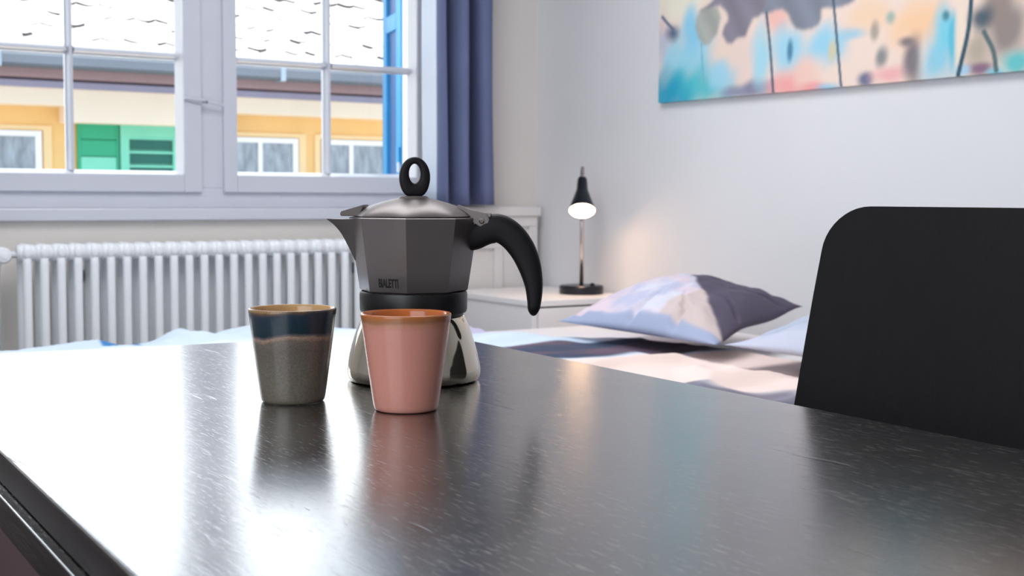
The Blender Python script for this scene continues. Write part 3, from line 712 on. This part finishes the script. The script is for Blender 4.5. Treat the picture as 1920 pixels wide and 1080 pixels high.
apr('apron', .24, .26, .10, 1.46, .60, TZ-.047); apr('apron', .75, .77, .10, 1.42, .60, TZ-.047); apr('apron', .26, .75, .08, .10, .60, TZ-.047); apr('apron', .26, .75, 1.42, 1.44, .60, TZ-.047)
for x in (.29, .755):
    for y in (.095, 1.425): apr('leg', x-.03, x+.03, y-.03, y+.03, 0, TZ-.047)

# ------------------------------------------------------------------ chair
M['chair'] = mat('black_stained_plywood', (19, 18, 20), .6, var=.12, vs=90, stretch=(1, 1, .15), bump=.15, bs=300, spec=.25)
ch = empty('chair', (.86, .68, 0), label='black bent plywood chair pushed up to the right side of the table', cat='chair')
# backrest: rounded panel, slightly bowed; local x away from the table, y along the table
def backrest():
    W2, z0, z1, R = .215, .50, .9065, .045
    out = []
    n_ = 10
    wt = lambda z: W2*(1 - .02*(z-z0)/(z1-z0)*1.0) + .0
    pts = []
    for k_ in range(n_+1):
        a = PI/2*k_/n_; pts.append((wt(z1)-R+R*math.sin(PI/2-a)*1.0, z1-R+R*math.sin(a)))
    right = [(wt(z0), z0)] + [(wt(z0+(z1-R-z0)*i/8), z0+(z1-R-z0)*i/8) for i in range(1, 8)] + pts
    outline = right + [(-x, z) for x, z in reversed(right)]
    bm = bmesh.new(); t = .011
    def pos(y, z, off):
        lean = .072*((z-z0)/(z1-z0)) + .008*((z-z0)/(z1-z0))**2
        bow = .030*(1-(y/W2)**2)
        return (lean+bow+off, y, z)
    # grid fill by rows
    rows = sorted({round(p[1], 5) for p in right}); nxg = 16; L0, L1 = [], []
    for z in rows:
        hw = next(p[0] for p in right if abs(p[1]-z) < 1e-4)
        L0.append([bm.verts.new(pos(-hw+2*hw*i/nxg, z, 0)) for i in range(nxg+1)]); L1.append([bm.verts.new(pos(-hw+2*hw*i/nxg, z, t)) for i in range(nxg+1)])
    for r_ in range(len(rows)-1):
        for i in range(nxg):
            bm.faces.new((L0[r_][i], L0[r_+1][i], L0[r_+1][i+1], L0[r_][i+1])); bm.faces.new((L1[r_][i], L1[r_][i+1], L1[r_+1][i+1], L1[r_+1][i]))
        for q in (0, nxg): bm.faces.new((L0[r_][q], L1[r_][q], L1[r_+1][q], L0[r_+1][q]))
    for q in (0, -1):
        for i in range(nxg): bm.faces.new((L0[q][i], L0[q][i+1], L1[q][i+1], L1[q][i]))
    return frombm(bm, 'backrest')
CBX, CBY = .930, .744
o = link('backrest', backrest(), M['chair'], ch); o.location = (CBX-.86, CBY-.68, 0); autosmooth(o, 40)
box('seat', (-.30, .09, -.16, .28, .44, .456), M['chair'], ch, bev=.006)
for y in (-.06, .17):
    o_ = box('back_strut', (-.012, .012, y-.02, y+.02, -.05, .30), M['chair'], ch, bev=.004); o_.location = (.108, 0, .44); o_.rotation_euler = (0, math.radians(9.5), 0)
for x, y in ((-.27, -.13), (-.27, .25), (.06, -.13), (.06, .25)):
    link('leg', tube_me([(x, y, .44), (x*1.04, y*1.04, .22), (x*1.08, y*1.08, .0)], [.016, .014, .011], 12), M['chair'], ch, smooth=True)
dents = [(1605, 452, 4, 16), (1663, 472, 7, 3), (1598, 580, 5, 4)]

# ------------------------------------------------------------------ cups
def cupmat(kind):
    mt, nt, b = newmat('glaze_'+kind); N, L = nt.nodes, nt.links
    t = N.new('ShaderNodeTexCoord'); sp = N.new('ShaderNodeSeparateXYZ'); L.new(t.outputs['Object'], sp.inputs[0])
    n1 = N.new('ShaderNodeTexNoise'); n1.inputs['Scale'].default_value = 22; n1.inputs['Detail'].default_value = 3; L.new(t.outputs['Object'], n1.inputs[0])
    ad = N.new('ShaderNodeMath'); ad.operation = 'MULTIPLY_ADD'; L.new(n1.outputs[0], ad.inputs[0]); ad.inputs[1].default_value = .016 if kind == 'dark' else .006; L.new(sp.outputs['Z'], ad.inputs[2])
    mr = N.new('ShaderNodeMapRange'); mr.inputs['From Min'].default_value = 0; mr.inputs['From Max'].default_value = .09; L.new(ad.outputs[0], mr.inputs[0])
    r = N.new('ShaderNodeValToRGB'); L.new(mr.outputs[0], r.inputs[0]); e = r.color_ramp.elements
    if kind == 'dark':
        st_ = [(0, (112, 104, 94)), (.30, (108, 101, 90)), (.60, (100, 92, 84)), (.685, (110, 98, 88)), (.722, (158, 130, 112)), (.742, (96, 90, 92)), (.765, (24, 44, 54)), (.86, (26, 48, 60)), (.955, (34, 48, 66)), (.985, (96, 74, 54)), (1, (150, 118, 80))]
    else:
        st_ = [(0, (212, 146, 130)), (.5, (211, 144, 128)), (.80, (210, 143, 129)), (.855, (196, 136, 112)), (.885, (160, 108, 76)), (.925, (176, 104, 54)), (1, (196, 112, 56))]
    e[0].position = 0; e[0].color = srgb(st_[0][1])+(1,); e[1].position = 1; e[1].color = srgb(st_[-1][1])+(1,)
    for p, c in st_[1:-1]: q = e.new(p); q.color = srgb(c)+(1,)
    # inside colour by radius test: inner wall darker ochre
    n2 = N.new('ShaderNodeTexNoise'); n2.inputs['Scale'].default_value = 700; n2.inputs['Detail'].default_value = 2; L.new(t.outputs['Object'], n2.inputs[0])
    mm = N.new('ShaderNodeMapRange'); mm.inputs['From Min'].default_value = .3; mm.inputs['From Max'].default_value = .7; a_ = .22 if kind == 'dark' else .03
    mm.inputs['To Min'].default_value = 1-a_; mm.inputs['To Max'].default_value = 1+a_; L.new(n2.outputs[0], mm.inputs[0])
    vm = N.new('ShaderNodeVectorMath'); vm.operation = 'SCALE'; L.new(r.outputs[0], vm.inputs[0]); L.new(mm.outputs[0], vm.inputs['Scale'])
    L.new(vm.outputs[0], b.inputs['Base Color'])
    b.inputs['Roughness'].default_value = .24 if kind != 'dark' else .28
    b.inputs['Coat Weight'].default_value = .18; b.inputs['Coat Roughness'].default_value = .04
    bp = N.new('ShaderNodeBump'); bp.inputs['Strength'].default_value = .12 if kind == 'dark' else .04; bp.inputs['Distance'].default_value = .0004; L.new(n2.outputs[0], bp.inputs['Height']); L.new(bp.outputs[0], b.inputs['Normal'])
    return mt
def cup(x, y, kind, label, insc, rb_):
    rt_, h = .0381, .0820
    cp = empty('cup', (x, y, TZ), label=label, cat='cup', group='glazed cups on the table')
    outer = [(.001, .0012), (rb_-.004, .0008), (rb_-.0020, .0003), (rb_-.0004, .0016), (rb_+.0004, .0045)]
    for k_ in range(1, 13):
        t_ = k_/12; outer.append((rb_+.0004+(rt_-rb_-.0004)*(t_**.96), .0045+(h-.0062)*t_))
    outer += [(rt_-.0001, h-.0008), (rt_-.0008, h), (rt_-.0020, h)]
    o = link('body', lathe_me(outer, 96, cap=False), cupmat(kind), cp, smooth=True)
    inner = [(rt_-.0020, h), (rt_-.0029, h-.0008), (rt_-.0034, h-.003)]
    for k_ in range(1, 11):
        t_ = k_/10; inner.append((rt_-.0034+(rb_-.0028-rt_+.0034)*t_, h-.003-(h-.010)*t_))
    inner += [(rb_-.006, .0055), (.001, .005)]
    mi = mat('inner_glaze_'+kind, insc, .15, var=.12, vs=60)
    link('inside', lathe_me(inner, 96, cap=False), mi, cp, smooth=True, label=('tan glazed inside' if kind == 'dark' else 'orange glazed inside'))
    return cp
cup(.4590, 1.0570, 'dark', 'tapered cup with a dark blue band over speckled grey brown glaze', (200, 160, 110), .0276)
cup(.5215, .9650, 'pink', 'pink tapered cup with an orange brown rim, in front of the coffee pot', (196, 110, 54), .0270)

# ------------------------------------------------------------------ coffee pot
M['pewter'] = mat('warm_grey_metallic_enamel', (128, 121, 121), .30, metal=.65, var=.04, vs=30, bump=.03, bs=900)
M['lidm'] = mat('warm_grey_lid_metal', (120, 112, 110), .40, metal=.5, var=.03, vs=20)
M['steel'] = mat('polished_steel', (205, 196, 180), .07, metal=1, var=.02)
M['plastic'] = mat('black_handle_plastic', (18, 15, 18), .6, spec=.3, var=.1, vs=40, bump=.05, bs=700)
M['band'] = mat('black_collar', (15, 14, 16), .42, var=.05)
pot = empty('coffee_pot', (.6135, 1.1195, TZ), math.radians(-35.4), label='grey octagonal stovetop coffee pot with a black handle and polished steel base', cat='coffee pot')
base = [(.001, .0), (.058, .0), (.0625, .0012), (.0648, .005), (.0655, .010), (.0650, .015), (.0635, .022), (.0605, .034), (.0568, .046), (.0525, .057), (.0495, .0625), (.0475, .0645), (.001, .0645)]
bs_ = spline(base[1:-1], 5); base = [(.001, 0)]+[tuple(q) for q in bs_]+[(.001, .0645)]
link('base', lathe_me(base, 96), M['steel'], pot, smooth=True, label='polished steel base')
link('seam_ring', lathe_me([(.001, .0640), (.0485, .0640), (.0485, .0672), (.001, .0672)], 64), M['darkmetal'], pot)
o = link('collar', lathe_me([(.001, .0668), (.0505, .0668), (.0515, .0675), (.0523, .070), (.0526, .084), (.0520, .0868), (.0508, .0875), (.001, .0875)], 80), M['band'], pot); autosmooth(o, 30)
# octagonal upper chamber
def octa(r, z, rnd_=0, n_=8, sub=6):
    out = []
    for k_ in range(n_):
        a0, a1 = 2*PI*k_/n_, 2*PI*(k_+1)/n_
        p0 = Vector((r*math.cos(a0), r*math.sin(a0), z)); p1 = Vector((r*math.cos(a1), r*math.sin(a1), z))
        for s_ in range(sub):
            p = p0.lerp(p1, s_/sub); c_ = Vector((p.x, p.y, 0)).normalized()*r*.965; c_.z = z
            out.append(p.lerp(c_, rnd_))
    return out
def loft(rings, name, mt, parent, ang=20, cap=True, **k_):
    bm = bmesh.new(); R_ = [[bm.verts.new(p) for p in r] for r in rings]; n_ = len(rings[0])
    for a, b in zip(R_[:-1], R_[1:]):
        for i in range(n_): bm.faces.new((a[i], a[(i+1) % n_], b[(i+1) % n_], b[i]))
    if cap: bm.faces.new(R_[0][::-1]); bm.faces.new(R_[-1])
    o = link(name, frombm(bm, name), mt, parent, **k_); autosmooth(o, ang); return o
body = loft([octa(.0500, .0873), octa(.0523, .0885), octa(.0530, .0895)] + [octa(.0530+(.0632-.0530)*t_, .0895+(.1572-.0895)*t_) for t_ in (.25, .5, .75, 1)] + [octa(.0634, .1582), octa(.0622, .1590), octa(.0590, .1590), octa(.0580, .1560)], 'body', M['pewter'], pot, 25)
# lid
lr = []
for r_, z, q in ((.0585, .1592, .0), (.0600, .1596, .0), (.0602, .1604, .05), (.0590, .1615, .15), (.0550, .1640, .4), (.0490, .1672, .7), (.0410, .1706, .9), (.0320, .1736, 1), (.0220, .1762, 1), (.0150, .1775, 1), (.0142, .1790, 1), (.0128, .1797, 1)):
    lr.append(octa(r_/(.965 if q > .9 else 1-.035*q), z, q))
lid = loft(lr, 'lid', M['lidm'], pot, 50)
# lid tongue over the spout
bm = bmesh.new()
P = [(-.050, -.020, .1600), (-.050, .020, .1600), (-.0712, .005, .1600), (-.0712, -.005, .1600), (-.046, -.017, .1712), (-.046, .017, .1712), (-.0712, .004, .1642), (-.0712, -.004, .1642)]
vv = [bm.verts.new(p) for p in P]
for f_ in ((0, 1, 2, 3), (4, 7, 6, 5), (0, 3, 7, 4), (3, 2, 6, 7), (2, 1, 5, 6), (1, 0, 4, 5)): bm.faces.new([vv[i] for i in f_])
bmesh.ops.bevel(bm, geom=list(bm.edges), offset=.0008, segments=2, affect='EDGES')
o = link('spout_cover', frombm(bm, 'cover'), M['lidm'], pot); autosmooth(o)
# spout
prof = spline([(-.0540, .108, .001), (-.0600, .120, .0075), (-.0655, .1315, .012), (-.0715, .1425, .0155), (-.0785, .1510, .0175), (-.0865, .1572, .018)], 5)
bm = bmesh.new(); rows = []
for x, z, wd in prof:
    xb = -.0530-(z-.0895)/.0687*.0102+.010   # where it meets the body
    rows.append([bm.verts.new(p) for p in ((xb, -wd, z), (xb*.45+x*.55, -wd*.55, z), (x+.001, -wd*.08, z), (x+.001, wd*.08, z), (xb*.45+x*.55, wd*.55, z), (xb, wd, z))])
for a, b in zip(rows[:-1], rows[1:]):
    for i in range(5): bm.faces.new((a[i], a[i+1], b[i+1], b[i]))
bm.faces.new(rows[0]); bm.faces.new(rows[-1][::-1])
for a, b in zip(rows[:-1], rows[1:]): bm.faces.new((a[5], a[0], b[0], b[5]))
tp = rows[-1]
o = link('spout', frombm(bm, 'spout'), M['pewter'], pot); autosmooth(o, 40)
# knob: flattened ring
bm = bmesh.new(); nA, nB = 64, 20; R_ = []
for i in range(nA):
    th = 2*PI*i/nA; c_, s_ = math.cos(th), math.sin(th)
    ox = .0150*c_; oz = .0195*s_
    if s_ < 0: ox = .0150*math.copysign(abs(c_)**.62, c_)*(1-.06*s_*s_)
    oz = max(oz, -.0185)
    ix = .0056*c_; iz = .0094*s_+.0034
    cx, cz = (ox+ix)/2, (oz+iz)/2; hx, hz = (ox-ix)/2, (oz-iz)/2
    ring = []
    for k_ in range(nB):
        q = 2*PI*k_/nB; a = math.cos(q); b = math.sin(q)
        a = math.copysign(abs(a)**.6, a); b = math.copysign(abs(b)**.5, b)
        ring.append(bm.verts.new((cx+hx*a, (.0062*b), cz+hz*a)))
    R_.append(ring)
for i in range(nA):
    for k_ in range(nB): bm.faces.new((R_[i][k_], R_[(i+1) % nA][k_], R_[(i+1) % nA][(k_+1) % nB], R_[i][(k_+1) % nB]))
o = link('knob', frombm(bm, 'knob'), M['plastic'], pot, smooth=True, label='black ring knob'); o.location = (.001, 0, .1980); o.rotation_euler = (0, 0, math.radians(12))
# handle
S_ = 1/1912.
def lp(px, py): return ((px-776)*S_*1.006, (712-py)*S_)
hp = [(876, 446, 24.5), (890, 443, 24.5), (902, 437, 25), (916, 430, 27), (935, 428, 26.5), (957, 441, 26), (977, 466, 24.5), (991, 498, 21.5), (999, 533, 17), (1000, 562, 13.5), (999, 578, 11), (999, 587, 6), (999, 590, 1.5)]
hs = spline(hp, 5); bm = bmesh.new(); R_ = []
for i, q in enumerate(hs):
    a, b = hs[max(i-1, 0)], hs[min(i+1, len(hs)-1)]; t_ = Vector((b[0]-a[0], 0, -(b[1]-a[1]))).normalized(); nrm = Vector((t_.z, 0, -t_.x))
    x, z = lp(q[0], q[1]); h_ = q[2]*S_; wy = .0105 if q[2] > 12 else .0105*max(.1, (q[2]/12))
    ring = []
    for k_ in range(20):
        w_ = 2*PI*k_/20; c_, s_ = math.cos(w_), math.sin(w_); c_ = math.copysign(abs(c_)**.7, c_); s_ = math.copysign(abs(s_)**.7, s_)
        ring.append(bm.verts.new(Vector((x, 0, z))+nrm*c_*h_+Vector((0, s_*wy, 0))))
    R_.append(ring)
for a, b in zip(R_[:-1], R_[1:]):
    for k_ in range(20): bm.faces.new((a[k_], a[(k_+1) % 20], b[(k_+1) % 20], b[k_]))
bm.faces.new(R_[0]); bm.faces.new(R_[-1][::-1])
o = link('handle', frombm(bm, 'handle'), M['plastic'], pot, label='curved black handle'); autosmooth(o, 50)
# hinge bracket: body part, arm and pin
def prism(name, pts, y0, y1, mt, par, bev=.0006):
    bm = bmesh.new(); A = [bm.verts.new((x, y0, z)) for x, z in pts]; B = [bm.verts.new((x, y1, z)) for x, z in pts]; n_ = len(pts)
    bm.faces.new(A); bm.faces.new(B[::-1])
    for i in range(n_): bm.faces.new((A[i], B[i], B[(i+1) % n_], A[(i+1) % n_]))
    if bev: bmesh.ops.bevel(bm, geom=list(bm.edges), offset=bev, segments=2, affect='EDGES')
    o = link(name, frombm(bm, name), mt, par); autosmooth(o, 40); return o
prism('hinge_bracket', [lp(*p) for p in ((884, 436), (884, 416), (897, 405), (912, 399), (921, 400), (917, 420), (912, 434))], -.0075, .0075, M['pewter'], pot)
arc = [(904+13*math.cos(a), 412+13*math.sin(a)) for a in [math.radians(x) for x in range(-75, 130, 18)]]
arm = prism('hinge_arm', [lp(*p) for p in ([(858, 384), (880, 393)]+arc+[(880, 410), (862, 409)])], -.0100, .0100, M['lidm'], pot)
o = link('hinge_pin', tube_me([(0, -.0118, 0), (0, -.0112, 0), (0, .0112, 0), (0, .0118, 0)], [.0018, .0026, .0026, .0018], 16), M['steel'], arm); x, z = lp(903.5, 414); o.location = (x, 0, z)
# lettering on the front left facet
cu = bpy.data.curves.new('lettering', 'FONT'); cu.body = 'BIALETTI'; cu.size = 1; cu.extrude = .02; cu.offset = .03; cu.align_x = 'CENTER'; cu.align_y = 'CENTER'; cu.space_character = .98
to = bpy.data.objects.new('tmp', cu); COL.objects.link(to)
dg = bpy.context.evaluated_depsgraph_get(); me = bpy.data.meshes.new_from_object(to.evaluated_get(dg)); bpy.data.objects.remove(to)
xs = [v.co.x for v in me.vertices]; ys = [v.co.y for v in me.vertices]; wx = max(xs)-min(xs); wy_ = max(ys)-min(ys); cx_ = (max(xs)+min(xs))/2; cy_ = (max(ys)+min(ys))/2
M['ink'] = mat('black_print', (14, 13, 14), .4, var=.02)
fa = math.radians(247.5); nr = Vector((math.cos(fa), math.sin(fa), 0)); tg = Vector((-math.sin(fa), math.cos(fa), 0))
zt = .0975; rad_ = lambda z: (.0530+(z-.0895)/.0677*.0102)*math.cos(PI/8)
slope = (.0102/.0677)*math.cos(PI/8); upv = Vector((nr.x*slope, nr.y*slope, 1)).normalized(); outn = tg.cross(upv).normalized()
for v in me.vertices:
    a = (v.co.x-cx_)/wx*.0212; b = (v.co.y-cy_)/wy_*.0086; c_ = v.co.z*.012
    v.co = nr*rad_(zt) + Vector((0, 0, zt)) + tg*(a+.0010) + upv*b + outn*(c_+.0001)
link('lettering', me, M['ink'], body, label='black printed lettering')
